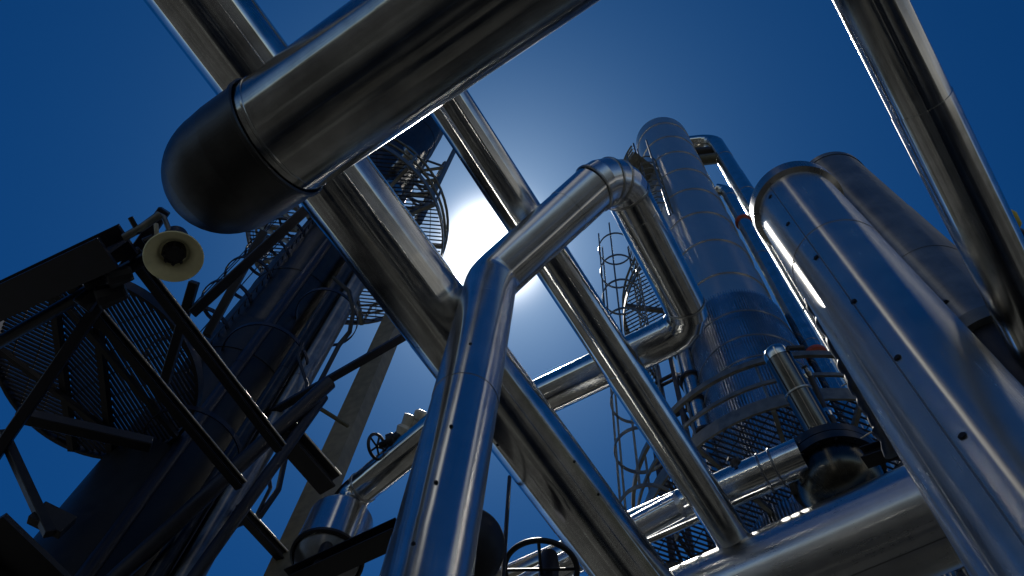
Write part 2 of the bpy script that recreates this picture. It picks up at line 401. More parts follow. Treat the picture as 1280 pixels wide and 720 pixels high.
# ------------------------------------------------------------------ tall distillation tower with its platforms
def tower():
    b = P(966, 540, 23.2); R = 1.5; g = Vector((b.x, b.y, 0)); top = vz(b, 180); zr = vz(b, 418)
    root = thing('column_tower', 'tallest round blue tower with ribbed lower cladding and ring platforms', 'tower', g)
    at = lambda z: Vector((b.x, b.y, z))
    part('shell', pipe_bm(at(zr), at(top), R, [i * 1.6 for i in range(1, 24)], n=96, wob=.0012, seed=71, step=.035, cap1=False, sdist=1.2), 'tower', root)
    part('head', sweep(BM(), [at(top - .02), at(top + .35), at(top + .65), at(top + .9), at(top + .98)], [R + .02, R + .02, R * .85, R * .5, .02], 64, sharp=(1,)), 'tower', root)
    # ribbed cladding
    bm = BM(); uvl = bm.loops.layers.uv.verify(); n = 120; rr = []
    for z in (0, zr * .5, zr):
        ring = []
        for k in range(n * 4):
            ph = k % 4; r = R + (.015, .11, .11, .015)[ph]; th = 2 * PI * k / (n * 4)
            ring.append(bm.verts.new(at(z) + Vector((math.cos(th) * r, math.sin(th) * r, 0))))
        rr.append(ring)
    for i in range(2):
        for k in range(n * 4):
            k2 = (k + 1) % (n * 4); f = bm.faces.new((rr[i][k], rr[i][k2], rr[i + 1][k2], rr[i + 1][k])); f.smooth = False
            for lp, uvv in zip(f.loops, ((k, 0), (k + 1, 0), (k + 1, 1), (k, 1))): lp[uvl].uv = (uvv[0] * .016, uvv[1] * 6 + i * 6)
    part('ribbed_cladding', bm, 'rib', root)
    for py in (447, 480, 508): part('hoop', band_bm(at(vz(b, py)), Zv, R + .11, .07, .02), 'dull', root)
    # main ring platform
    zp = vz(b, 690); Rp = 3.8
    pl = part('platform_grating', grating(BM(), at(zp), lambda x, y: R + .08 < math.hypot(x, y) < Rp, Vector((.6, .8, 0)), Vector((-.8, .6, 0)), 3.9, .12, .035, .32), 'grate', root)
    part('rim', flat_ring(BM(), at(zp - .1), Rp, .05, .42, 64), 'galv', pl)
    for k in range(14):
        t = 2 * PI * k / 14 + .2; dv = Vector((math.cos(t), math.sin(t), 0))
        part('bracket', box(BM(), at(zp - .08) + dv * R, at(zp - .08) + dv * Rp, .09, .14), 'galv', pl)
        part('rail_post', rail(BM(), [at(zp) + dv * Rp, at(zp + 1.7) + dv * Rp], .03), 'galv', pl)
    for hh, r_ in ((.85, .05), (1.7, .08)):
        bm = BM(); flat_ring(bm, at(zp + hh), Rp, r_, r_ * 2.4, 64); part('guard_rail', bm, 'galv', pl)
    # upper part-platform on the left side
    zp2 = vz(b, 398); lv = (P(775, 400, 28.5) - at(zp2)); a0 = math.atan2(lv.y, lv.x)
    def ins(x, y):
        th = math.atan2(y, x); dd = (th - a0 + PI) % (2 * PI) - PI
        return R + .05 < math.hypot(x, y) < 3.5 and abs(dd) < .55
    pl2 = part('platform_grating', grating(BM(), at(zp2), ins, Vector((1, 0, 0)), Vector((0, 1, 0)), 3.6, .13, .035, .36), 'grate', root)
    part('rim', flat_ring(BM(), at(zp2 - .06), 3.5, .045, .3, 20, a0 - .55, a0 + .55), 'galv', pl2)
    for s in (-.55, 0, .55):
        dv = Vector((math.cos(a0 + s), math.sin(a0 + s), 0))
        part('bracket', box(BM(), at(zp2 - .1) + dv * R, at(zp2 - .1) + dv * 3.5, .12, .2), 'galv', pl2)
        part('rail_post', rail(BM(), [at(zp2) + dv * 3.48, at(zp2 + 1.5) + dv * 3.48], .04), 'galv', pl2)
    for hh in (.75, 1.5): part('guard_rail', rail(BM(), [at(zp2 + hh) + Vector((math.cos(a0 + s * .11), math.sin(a0 + s * .11), 0)) * 3.48 for s in range(-5, 6)], .042), 'galv', pl2)
    # small landing near the top, left side
    zp3 = vz(b, 232); lv = (P(785, 225, 43) - at(zp3)); a1 = math.atan2(lv.y, lv.x)
    pl3 = part('landing', flat_ring(BM(), at(zp3), R, 1.3, .09, 12, a1 - .5, a1 + .45), 'galv', root)
    for s in (-.5, -.25, 0, .22, .45):
        dv = Vector((math.cos(a1 + s), math.sin(a1 + s), 0)); part('rail_post', rail(BM(), [at(zp3) + dv * 2.75, at(zp3 + 1.8) + dv * 2.75], .05), 'galv', pl3)
    for hh in (.6, 1.2, 1.8): part('guard_rail', rail(BM(), [at(zp3 + hh) + Vector((math.cos(a1 + s * .1), math.sin(a1 + s * .1), 0)) * 2.75 for s in range(-5, 5)], .05), 'galv', pl3)
    # stand-off cable duct down the left side
    q = P(872, 320, 32.6); q2 = Vector((q.x, q.y, vz(q, 428)))
    q = Vector((q.x, q.y, vz(q, 276)))
    part('cable_duct', box(BM(), q2, q, .75, .33, to_world(Vector((0, 0, 1)))), 'olive', root)
    # caged ladder seen between duct and landing
    for i in range(9):
        py = 232 + i * 8
        cc = at(vz(b, py)) + Vector((math.cos(a1 + .35), math.sin(a1 + .35), 0)) * 1.9
        part('ladder_hoop', rail(BM(), ring_path(cc, .5, 16), .033, 6, True), 'galv', root)
    for s in (-.3, 0, .3):
        dv = Vector((math.cos(a1 + .35 + s), math.sin(a1 + .35 + s), 0)) * 2.25
        part('ladder_stile', rail(BM(), [at(vz(b, 320)) + dv, at(vz(b, 215)) + dv], .045, 6), 'galv', root)
tower()

def cage_ladder(label, px, py, d, ylo, yhi, rad, off, mat, gap):
    b = P(px, py, d); side = Vector((-off.y, off.x, 0)).normalized(); tq = math.atan2(-off.y, -off.x)
    zl = vz(b, ylo); zh = vz(b, yhi)
    root = thing('caged_ladder', label, 'ladder', Vector((b.x, b.y, zl)))
    at = lambda z: Vector((b.x, b.y, z))
    for s in (-.26, .26):
        part('stile', box(BM(), at(zl) + off + side * s, at(zh) + off + side * s, .05, .03), mat, root)
    z = zl
    while z < zh:
        part('rung', rail(BM(), [at(z) + off + side * s for s in (-.26, .26)], .016, 6), mat, root); z += .36
    z = zl + .4
    while z < zh:
        part('cage_hoop', flat_ring(BM(), at(z), rad, .025, .11, 28), mat, root); z += gap
    for k in range(3):
        t = tq + (k - 1) * 1.0; dv = Vector((math.cos(t), math.sin(t), 0)) * rad
        part('cage_bar', box(BM(), at(zl + .4) + dv, at(zh) + dv, .05, .014), mat, root)
cage_ladder('pale caged ladder rising behind the slim pipe, left of the ribbed tower', 806, 600, 18.5, 655, 296, .58, Vector((.42, -.42, 0)), 'galv', 2.1)
cage_ladder('black caged ladder between the horn loudspeaker and the near black tower', 272, 392, 17.5, 470, 262, .5, Vector((.3, -.3, 0)), 'black', 1.3)

# ------------------------------------------------------------------ overhead line of the tower and its neighbours
def tower_pipes():
    b = P(1007, 420, 26.5); R = .27
    v = lambda py: Vector((b.x, b.y, vz(b, py)))
    root = thing('downcomer_pipe', 'slim upright pipe with red clamps, squeezed between the blue tower and blue column', 'pipe', Vector((b.x, b.y, 0)))
    part('cladding', pipe_bm(Vector((b.x, b.y, 0)), v(240), R, [i * 3.6 for i in range(1, 12)], seed=81, n=40, step=.012), 'steel', root)
    part('top_elbow', elbow_bm(bend(v(246), v(238), v(238) + to_world(Vector((-1.9, -.3, .7))), .6, 4), R, 40), 'steel', root)
    for py in (445, 278): part('clamp', band_bm(v(py), Zv, R, .24, .07, 24), 'red', root)
    b2 = P(898, 186, 49); v2 = lambda py: Vector((b2.x, b2.y, vz(b2, py)))
    tw = P(966, 540, 23.2); c = Vector((tw.x, tw.y, 0))
    root = thing('overhead_line', 'thick line leaving the head of the tallest tower and turning straight down', 'pipe', Vector((b2.x, b2.y, 0)))
    R = .44; tops = v2(176); side = Vector((c.x, c.y, tops.z))
    fil = bend(v2(260), tops, side, .92, 5)
    part('elbow', elbow_bm(fil, R, 40), 'steel', root)
    part('cladding', pipe_bm(Vector((b2.x, b2.y, 0)), fil[0], R, [i * 3.2 for i in range(1, 16)], seed=83, n=40, step=.015, cap1=False), 'steel', root)
    part('cross_leg', pipe_bm(fil[-1], side, R, (.5,), seed=84, n=40, cap0=False), 'steel', root)
    lo = v2(197); part('stay', pipe_bm(lo, Vector((c.x, c.y, lo.z)), .3, (), n=24, wob=0), 'olive', root)
    lo = v2(187); part('stay', pipe_bm(lo, Vector((c.x, c.y, lo.z)), .24, (), n=24, wob=0), 'black', root)
    # clamped pipe left of the ribbed cladding
    b3 = P(868, 490, 25.5); v3 = lambda py: Vector((b3.x, b3.y, vz(b3, py)))
    root = thing('clamped_pipe', 'thin bright vertical pipe with black clamps at the left edge of the ribbed tower', 'pipe', Vector((b3.x, b3.y, 0)))
    part('cladding', pipe_bm(Vector((b3.x, b3.y, 0)), v3(405), .28, (6, 9, 12), seed=85, n=32), 'steel', root)
    for py in (440, 476, 506, 546): part('clamp', band_bm(v3(py), Zv, .28, .18, .07, 24), 'black', root)
    # braced stair tower behind
    q = P(838, 490, 27); root = thing('braced_frame', 'small braced steel frame seen under the cross pipe beside the clamped pipe', 'frame', Vector((q.x, q.y, 0)))
    pts = [Vector((q.x, q.y, 0)) + Vector((dx, dy, 0)) for dx, dy in ((-.65, -.45), (.65, -.45), (.65, .5), (-.65, .5))]
    zt = vz(q, 430)
    for p in pts: part('post', box(BM(), p, p + Zv * zt, .12, .12), 'navy', root)
    z = 2.
    while z < zt - 1:
        for i in range(4):
            a, c2 = pts[i], pts[(i + 1) % 4]
            part('rail', box(BM(), a + Zv * z, c2 + Zv * z, .09, .09), 'navy', root)
            if i % 2 == 0: part('brace', box(BM(), a + Zv * z, c2 + Zv * (z + 2), .07, .07), 'navy', root)
        z += 2.1
tower_pipes()

# ------------------------------------------------------------------ lower pipe, flanged vessel and stub
def lower_group():
    h = 11.95
    a = PH(700, 702, h); b = PH(1004, 570, h); d = (b - a).normalized(); R = .31; L_ = (b - a).length + 3
    qd = P(1046, 594, 14.0); Rq = .66; qz = qd.z
    root = thing('lower_pipe', 'polished horizontal pipe low behind the slim pipe, ending at the flanged vessel', 'pipe', a)
    part('cladding', pipe_bm(a - d * 3, b, R, (3.2, 5.6, L_ - 1.3, L_ - 1.1, L_ - .9, L_ - .7), seed=91), 'steel', root)
    for t in (.45, .65): part('seam_band', band_bm(b - d * t, d, R + .004, .04, .02), 'dull', root)
    p0 = P(922, 588, 14.0)
    bm = BM(); up = Zv
    sweep(bm, [p0, p0 + up * .16, p0 + up * .17, p0 + up * .24], [.05, .05, .09, .09], 12, cap1=True); sweep(bm, [p0 + up * .24 - to_world(Vector((.12, .05, 0))), p0 + up * .24 + to_world(Vector((.05, .02, 0)))], .035, 10, cap0=True, cap1=True)
    part('vent_valve', bm, 'black', root)
    # flanged vessel
    root = thing('flanged_vessel', 'dark round bottomed vessel with a thick flange, just above the broad bottom pipe', 'vessel', Vector((qd.x, qd.y, qz - 1.1)))
    c = lambda z: Vector((qd.x, qd.y, qz + z))
    part('flange', sweep(BM(), [c(-.04), c(-.04), c(.14), c(.14), c(.16), c(.16), c(.34), c(.34)], [Rq * .85, Rq + .1, Rq + .1, Rq + .03, Rq + .03, Rq + .1, Rq + .1, Rq * .3], 56, sharp=range(1, 8)), 'capmetal', root)
    prof = [(-.04, 1), (-.25, 1)] + [(-.25 - .55 * math.sin(t * PI / 20), math.cos(t * PI / 20)) for t in range(1, 11)]
    part('dished_bottom', sweep(BM(), [c(z) for z, _ in prof], [max(Rq * r, .005) for _, r in prof], 56, .006, 9), M['glossblack'], root)
    for k in range(16):
        t = 2 * PI * k / 16; p = c(0) + Vector((math.cos(t), math.sin(t), 0)) * (Rq + .06)
        part('bolt', sweep(BM(), [p - Zv * .09, p + Zv * .4], .022, 6, cap0=True, cap1=True, smooth=False), 'screw', root)
    part('nozzle', sweep(BM(), [c(-.6) + Vector((.12, -.1, 0)), c(-1.05) + Vector((.12, -.1, 0))], .2, 24, cap1=True), M['glossblack'], root)
    part('top_cover', sweep(BM(), [c(.34), c(.5), c(.6)], [Rq * .8, Rq * .7, Rq * .1], 40, sharp=(1,)), 'black', root)
    # capped stub standing on it
    s0 = P(1030, 548, 14.4); s1 = P(974, 449, 15.4); dd = (s1 - s0).normalized()
    root = thing('capped_stub', 'short upright dark glossy pipe stub with a bright rounded cap standing on the flanged vessel', 'pipe stub', s0)
    part('barrel', pipe_bm(s0 - dd * .5, s1, .225, (), seed=95, n=40, wob=.003), M['glossmetal'], root)
    prof = [(0, 1.04), (.08, 1.04)] + [(.08 + .2 * math.sin(t * PI / 16), 1.04 * math.cos(t * PI / 16)) for t in range(1, 9)]
    part('round_cap', sweep(BM(), [s1 + dd * x for x, _ in prof], [max(.225 * y, .004) for _, y in prof], 40), 'steel', root)
    part('clamp', band_bm(s0 + dd * .9, dd, .225, .05, .02, 32), 'band', root)
    part('handle', rail(BM(), [s1 + to_world(Vector((.12, -.2, -.1))), s1 + to_world(Vector((.42, -.2, 0)))], .05), 'black', root)
    # thin instrument conduit between stub and downcomer
    root = thing('instrument_line', 'thin dark instrument tubing with shiny couplings between the capped stub and the red clamped pipe', 'tubing', P(1050, 552, 14.5))
    pts = [P(1005, 458, 15.5), P(1014, 474, 15.4), P(1030, 510, 15.0), P(1040, 524, 14.7), P(1050, 552, 14.5)]
    part('tube', rail(BM(), pts, .06, 10), 'black', root)
    for p, q in ((pts[0], pts[1]), (pts[2], pts[3])): part('coupling', sweep(BM(), [p, p.lerp(q, .5), q], [.05, .075, .05], 12, cap0=True, cap1=True, smooth=False), 'steel', root)
M['glossblack'] = metal('black_gloss_metal', (.09, .085, .07), .25, aniso=.2, wear=.1)
M['glossmetal'] = metal('dark_polished_metal', (.13, .13, .125), .18, aniso=.5)
lower_group()

def cable_bundle():
    r = random.Random(4); a = P(1012, 372, 10.9); b = P(1116, 566, 8.9)
    pts = []; rad = []
    for i in range(40):
        t = i / 39; p = a.lerp(b, t) + to_world(Vector((r.uniform(-.02, .02), r.uniform(-.02, .02), 0))); pts.append(p); rad.append(.05 + .035 * abs(math.sin(t * 23)) + r.uniform(0, .012))
    root = thing('cable_bundle', 'lumpy black cable bundle running down the left edge of the nearest blue column', 'cable', b)
    part('sheath', sweep(BM(), pts, rad, 12, cap0=True, cap1=True), 'cable', root)
    for px, py, d in ((1058, 476, 10.05), (1082, 540, 9.3)):
        p = P(px, py, d); part('tie', rail(BM(), [p + to_world(Vector((-.09, .05, -.1))), p + to_world(Vector((.05, -.03, -.1)))], .008, 6), 'pale', root)
    q = P(1090, 568, 11); o = part('steel_bracket', ibeam(BM(), P(1080, 572, 10.9), P(1140, 552, 10.6), .2, .2), 'black', loc=q)
    tag(o, 'short black bracket wedged between the flanged vessel and the nearest blue column', 'bracket')
cable_bundle()

# fitting behind the upper right pipe
p = P(1263, 276, 9.5)
root = thing('wall_hook', 'small yellow clip on a dark rod behind the upper right pipe', 'clip', p)
part('clip', sweep(BM(), [p + to_world(Vector((-.10, -.12, 0))), p + to_world(Vector((0, -.05, 0))), p + to_world(Vector((.05, .05, 0))), p + to_world(Vector((.06, .09, 0)))], [.05, .07, .07, .04], 10, cap0=True, cap1=True), 'yellow', root)
part('rod', rail(BM(), [p + to_world(Vector((-.4, -.2, .1))), p + to_world(Vector((.6, .42, .05)))], .06, 10), 'black', root)

# ------------------------------------------------------------------ left vessel
def left_vessel():
    b = P(397, 340, 22); R = 1.03; g = Vector((b.x, b.y, 0)); top = vz(b, 140)
    at = lambda z: Vector((b.x, b.y, z))
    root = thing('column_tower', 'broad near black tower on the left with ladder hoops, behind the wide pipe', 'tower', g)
    zs = vz(b, 455)  # one shell in two tones: upper painted paler for lens glare, lower blacker
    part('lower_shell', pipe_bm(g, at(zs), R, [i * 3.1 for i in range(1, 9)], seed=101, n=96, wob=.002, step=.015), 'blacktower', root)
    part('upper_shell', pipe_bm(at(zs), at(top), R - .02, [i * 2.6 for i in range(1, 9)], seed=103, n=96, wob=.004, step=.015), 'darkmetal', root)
    rv = to_world(Vector((1, 0, 0))); rv.z = 0; rv.normalize(); tv = Vector((-b.x, -b.y, 0)).normalized()
    # vertical pipe strapped on the right flank
    for ang, rr, m in ((.55, .12, 'darkmetal'), (.95, .2, 'dull'), (-.2, .1, 'navy')):
        dv = tv * math.cos(ang) + rv * math.sin(ang); c = dv * (R + rr + .06)
        part('strapped_pipe', pipe_bm(g + c, at(vz(b, 330)) + c, rr, (5, 10, 15), seed=102, n=32), m, root)
    # hoops of the ladder cage on the near side
    for px, py, d, r_ in ((408, 398, 17.8, .62), (330, 455, 15.9, .78), (238, 565, 12.9, .72)):
        c = P(px, py, d)
        part('cage_hoop', flat_ring(BM(), c, r_, .02, .1, 40), 'navy', root)
    # service platform high up, partly hidden by pipes; galvanised tone puts sun glare into its steel
    zp = vz(b, 292); Rp = 2.75
    pl = part('platform_grating', grating(BM(), at(zp), lambda x, y: R + .4 < math.hypot(x, y) < Rp, Vector((.8, .6, 0)), Vector((-.6, .8, 0)), 2.9, .11, .03, .5), 'grate', root)
    part('rim', flat_ring(BM(), at(zp - .1), Rp, .04, .26, 64), 'galv', pl)
    for k in range(14):
        t = 2 * PI * k / 14; dv = Vector((math.cos(t), math.sin(t), 0))
        part('bracket', box(BM(), at(zp - .14) + dv * R, at(zp - .14) + dv * Rp, .1, .16), 'galv', pl)
        part('knee_brace', box(BM(), at(zp - 1.3) + dv * R, at(zp - .14) + dv * (Rp - .4), .09, .09), 'galv', pl)
        part('rail_post', rail(BM(), [at(zp) + dv * Rp, at(zp + 1.2) + dv * Rp], .04), 'galv', pl)
    for hh in (.6, 1.2): part('guard_rail', rail(BM(), ring_path(at(zp + hh), Rp, 56), .04, 8, True), 'galv', pl)
    # upper landing with open frame on the right, paled for glare likewise
    zq = vz(b, 222); rr = []
    for ang in (1.35, 1.75):
        dv = tv * math.cos(ang) + rv * math.sin(ang); s = at(0) + dv * 1.9; rr.append(s)
        part('frame_post', box(BM(), s + Zv * zp, s + Zv * (zq + 3), .12, .12), 'galv', root)
        s2 = at(0) + dv * (R + .05); part('frame_post', box(BM(), s2 + Zv * zp, s2 + Zv * (zq + 3), .12, .12), 'galv', root)
        for zz in (zp + 1.6, zp + 3.0, zp + 4.4, zp + 5.8):
            part('frame_rail', box(BM(), s + Zv * zz, s2 + Zv * zz, .09, .09), 'galv', root)
            part('frame_brace', box(BM(), s + Zv * zz, s2 + Zv * (zz + 1.4), .06, .06), 'galv', root)
    for zz in (zp + 1.6, zp + 3, zp + 4.4, zp + 5.8): part('frame_rail', box(BM(), rr[0] + Zv * zz, rr[1] + Zv * zz, .09, .09), 'galv', root)
    # nozzles
    for px, py, d in ((532, 172, 27.5), (506, 222, 24.5)):
        p = P(px, py, d); q = at(p.z); dv = (p - q).normalized()
        part('nozzle', sweep(BM(), [q, q + dv * 1.75, q + dv * 1.75, q + dv * 1.85], [.17, .17, .28, .28], 24, cap1=True, sharp=(1, 2)), 'band', root)
left_vessel()

# ------------------------------------------------------------------ left round platform, beams and braces
def left_platform():
    h = 10.9; c = PH(122, 462, h); Rp = 1.47
    root = thing('grated_platform', 'round dark platform of open grating on the far left, seen from below', 'platform', c)
    ux = Vector((.62, -.78, 0)); uy = Vector((.78, .62, 0))
    # three panels of bars with different run
    for k, (lo, hi, an) in enumerate(((-2, -.48, -2.08), (-.46, .12, -1.57), (.14, 2, -1.38))):
        u = Vector((math.cos(an), math.sin(an), 0)); v = Vector((-math.sin(an), math.cos(an), 0))
        sx = ux
        part('grating_panel', grating(BM(), c, lambda x, y: (x * x + y * y) < Rp * Rp and lo < (u * x + v * y).dot(sx) < hi, u, v, Rp + .05, .068, .036, .33), 'grate', root)
    part('rim', flat_ring(BM(), c - Zv * .08, Rp, .05, .2, 64), 'black', root)
    for s in (-.47, .13): 
        L_ = math.sqrt(Rp * Rp - s * s); part('joist', box(BM(), c + ux * s - uy * L_ - Zv * .09, c + ux * s + uy * L_ - Zv * .09, .09, .14), 'black', root)
    for t0_, t1_ in ((.2, 2.5), (3.5, 6.0)):
        q0, q1 = [c + Vector((math.cos(t), math.sin(t), 0)) * Rp - Zv * .2 for t in (t0_, t1_)]; part('joist', box(BM(), q0, q1, .07, .09), 'black', root)
left_platform()
def beam(name, label, cat, p, q, w, hh, mat='black', shape='I', up=None):
    a = P(*p); b = P(*q); bm = BM()
    if shape == 'I': ibeam(bm, a, b, w, hh, up)
    elif shape == 'box': box(bm, a, b, w, hh, up)
    else: sweep(bm, [a, b], w, 20, cap0=True, cap1=True)
    if shape == 'box': bmesh.ops.bevel(bm, geom=bm.edges[:], offset=min(w, hh) * .08, segments=1, affect='EDGES')
    o = part(name, bm, mat, loc=(a + b) / 2); tag(o, label, cat, 'dark steelwork at the left'); return o
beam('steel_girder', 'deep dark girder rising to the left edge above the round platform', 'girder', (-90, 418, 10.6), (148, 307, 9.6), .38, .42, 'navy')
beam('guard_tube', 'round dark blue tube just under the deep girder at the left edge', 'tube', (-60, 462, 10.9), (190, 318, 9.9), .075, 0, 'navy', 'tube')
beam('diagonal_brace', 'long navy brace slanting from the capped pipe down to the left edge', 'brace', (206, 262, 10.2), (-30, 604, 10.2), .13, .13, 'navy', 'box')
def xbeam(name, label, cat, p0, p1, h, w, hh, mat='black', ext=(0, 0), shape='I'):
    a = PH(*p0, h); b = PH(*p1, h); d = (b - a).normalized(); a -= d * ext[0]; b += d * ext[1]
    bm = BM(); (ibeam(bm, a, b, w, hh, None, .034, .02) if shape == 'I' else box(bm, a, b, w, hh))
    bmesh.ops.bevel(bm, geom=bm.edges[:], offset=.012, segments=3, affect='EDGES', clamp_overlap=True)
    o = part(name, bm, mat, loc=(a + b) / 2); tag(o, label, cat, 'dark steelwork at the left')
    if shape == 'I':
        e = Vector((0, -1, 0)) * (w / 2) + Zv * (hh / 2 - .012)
        part('glint_bar', rail(BM(), [a + e, b + e], .016, 10), 'glint', o)  # bright bar added along the flange to stand for a sun glint
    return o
M['glint'] = paint('glint_edge_steel', (.55, .52, .46), .5, metallic=1)  # pale metal for the added glint bars
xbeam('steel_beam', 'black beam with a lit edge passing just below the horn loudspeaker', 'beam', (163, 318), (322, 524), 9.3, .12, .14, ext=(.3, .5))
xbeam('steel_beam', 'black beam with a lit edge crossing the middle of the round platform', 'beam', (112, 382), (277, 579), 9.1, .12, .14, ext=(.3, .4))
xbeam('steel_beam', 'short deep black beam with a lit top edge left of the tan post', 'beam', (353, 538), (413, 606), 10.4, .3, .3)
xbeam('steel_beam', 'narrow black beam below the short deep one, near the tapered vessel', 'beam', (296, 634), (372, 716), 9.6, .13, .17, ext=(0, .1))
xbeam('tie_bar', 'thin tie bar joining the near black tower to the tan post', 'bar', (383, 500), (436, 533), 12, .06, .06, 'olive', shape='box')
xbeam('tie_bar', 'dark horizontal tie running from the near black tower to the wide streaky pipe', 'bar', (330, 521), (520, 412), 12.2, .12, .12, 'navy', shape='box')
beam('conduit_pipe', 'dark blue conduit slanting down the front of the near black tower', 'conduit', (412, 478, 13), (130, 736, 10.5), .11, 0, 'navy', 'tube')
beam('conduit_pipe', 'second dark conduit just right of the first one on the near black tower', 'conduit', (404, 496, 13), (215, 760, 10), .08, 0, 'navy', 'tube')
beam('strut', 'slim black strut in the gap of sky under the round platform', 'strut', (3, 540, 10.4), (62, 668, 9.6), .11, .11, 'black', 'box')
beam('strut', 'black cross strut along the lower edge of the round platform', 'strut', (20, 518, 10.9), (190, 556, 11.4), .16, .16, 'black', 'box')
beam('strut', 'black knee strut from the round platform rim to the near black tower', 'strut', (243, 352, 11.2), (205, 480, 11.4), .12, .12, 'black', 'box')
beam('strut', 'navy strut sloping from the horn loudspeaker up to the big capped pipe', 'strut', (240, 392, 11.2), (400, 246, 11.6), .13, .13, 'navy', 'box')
beam('strut', 'dark knotty post beside the horn loudspeaker at the ladder top', 'strut', (258, 420, 11.4), (330, 290, 12.2), .11, .11, 'black', 'box')
beam('gusset_plate', 'black gusset plate at the foot of the strut by the lower left sky gap', 'plate', (45, 640, 9.8), (85, 660, 9.8), .12, .3, 'black', 'box')
def junction():
    r = random.Random(5); c = P(165, 330, 9.9)
    root = thing('cable_junction', 'cluster of dark clamps and fittings at the end of the deep girder beside the horn', 'fittings', c)
    for px, py, s in ((120, 352, .2), (135, 338, .16), (150, 345, .22), (168, 318, .14), (186, 300, .1), (112, 372, .22), (140, 368, .26)):
        p = P(px, py, 9.9 + r.uniform(-.2, .2)); bm = BM(); d = to_world(Vector((r.uniform(.5, 1), r.uniform(-.8, -.2), .3))).normalized()
        sweep(bm, [p - d * s * .6, p - d * s * .5, p + d * s * .5, p + d * s * .6], [s * .5, s * .55, s * .4, s * .35], 10, cap0=True, cap1=True, smooth=False, sharp=(1, 2)); part('fitting', bm, 'black', root)
    part('cross_bolt', rail(BM(), [P(163, 272, 9.6), P(174, 292, 9.6)], .03), 'black', root)
    part('shackle', rail(BM(), [P(155, 297, 9.6), P(178, 284, 9.6), P(200, 268, 9.7)], .045), 'galv', root)
junction()
def rivet_girder():
    a = PH(-40, 672, 5.2); b = PH(100, 803, 5.2); bm = BM(); d = (b - a).normalized(); s = d.cross(Zv).normalized()
    if (P(0, 720, 6) - a).dot(s) < 0: s = -s
    root = thing('riveted_girder', 'riveted black girder filling the bottom left corner with a lit edge', 'girder', (a + b) / 2)
    part('web', box(BM(), a + s * .22, b + s * .22, .4, .05), 'black', root)
    part('flange', box(BM(), a + s * .02, b + s * .02, .03, .2), 'black', root)
    L = (b - a).length
    for k in range(12):
        p = a + d * (L * (k + .5) / 12) - s * .01
        part('rivet', sweep(BM(), [p + s * .01, p - s * .02, p - s * .035], [.022, .02, .008], 10, cap1=True), 'galv', root)
rivet_girder()

# ------------------------------------------------------------------ loudspeaker
def horn():
    c = P(217, 321, 9.4); R = .3; fw = (CAM - c).normalized(); ax = (fw + to_world(Vector((-.06, .52, 0)))).normalized()
    root = thing('horn_loudspeaker', 'cream round horn loudspeaker facing down from the dark steelwork at the left', 'loudspeaker', c)
    prof = [(.02, 1.0), (0, 1.03), (-.02, 1.0), (-.05, .9), (-.12, .74), (-.2, .6), (-.3, .5)]
    inner = [c + ax * (x * R * 1.3) for x, _ in prof]
    part('horn_bell', sweep(BM(), inner + [c + ax * (x * R * 1.3) for x, _ in reversed([(.0, 0), (-.04, 1.0), (-.3, .62), (-.42, .5)][1:])], [R * y for _, y in prof] + [R * y for y in (.5 + .03, .63, 1.0)], 48), 'horn', root)
    part('driver', sweep(BM(), [c - ax * .5, c - ax * .16, c - ax * .1, c - ax * .04, c - ax * .03], [.13, .13, .12, .11, .07], 24, cap0=True, cap1=True, sharp=(3,)), 'black', root)
    for k in range(8):
        d, s, u = frame(ax); t = 2 * PI * k / 8; o = (s * math.cos(t) + u * math.sin(t)) * .105
        part('driver_rib', box(BM(), c - ax * .16 + o, c - ax * .02 + o, .03, .03), 'black', root)
    part('mount', rail(BM(), [c - ax * .3, c - ax * .3 + to_world(Vector((-.16, -.3, .1))), P(197, 268, 9.9)], .03), 'galv', root)
    part('cable', rail(BM(), [P(195, 280, 9.55), P(196, 292, 9.5), P(204, 300, 9.6)], .025), 'pale', root)
horn()

# ------------------------------------------------------------------ post, tapered vessel, hand valve, tank, wheel
b = P(459, 480, 17); g = Vector((b.x, b.y, 0))
o = part('support_post', box(BM(), g, Vector((b.x, b.y, vz(b, 330))), .44, .3, YC * 0 + to_world(Vector((.2, 0, 1)))), 'tan', loc=g)
tag(o, 'tall tan post in the sky gap between the near black tower and wide pipe', 'post')
def hanging_vessel():
    b = P(431, 640, 11.6); R = .42; at = lambda py: Vector((b.x, b.y, vz(b, py)))
    t0 = at(652); z1 = at(698); z2 = at(716)
    root = thing('hanging_vessel', 'small drum hanging open end down from an elbow left of the central riser', 'vessel', z2)
    part('drum', sweep(BM(), [z1, z1 + Zv * .05, t0 - Zv * .05, t0, t0 + Zv * .05, t0 + Zv * .12], [R + .02, R + .02, R, R, R * .94, R * .6], 56, .004, 3, sharp=(1, 2, 3, 4)), 'alu', root)
    part('rim_ring', band_bm(z1, Zv, R + .01, .07, .03), 'black', root)
    part('dished_bottom', sweep(BM(), [z1 - Zv * .02, z1 - Zv * .12, z1 - Zv * .24, z1 - Zv * .3], [R * .96, R * .9, R * .55, .01], 48), 'dull', root)
    part('drain', sweep(BM(), [z1 - Zv * .1 - Vector((.2, .2, 0)), z1 - Zv * .6 - Vector((.2, .2, 0))], .09, 16, cap1=True), 'black', root)
    r2 = .215; top = t0 + Zv * .5
    e = PH(560, 523, top.z - CAM.z)
    dirn = (e - top).normalized(); dirn.z = 0
    e = top + dirn * 1.9
    fil = bend(t0, top, e, .24, 5)
    el = part('elbow', elbow_bm([t0 + Zv * .08] + fil, r2 + .03, 48, r2), 'steel', root)
    part('feed_pipe', pipe_bm(fil[-1], e, r2, (.28,), seed=111, cap0=False), 'steel', root)
    bm = band_bm(fil[-1] + dirn * .02, dirn, r2, .05, .012); part('seam_band', bm, 'band', root)
    p = hit_cyl(500, 545, top, dirn, r2); p = P(497, 556, 11.5)
    return top, dirn
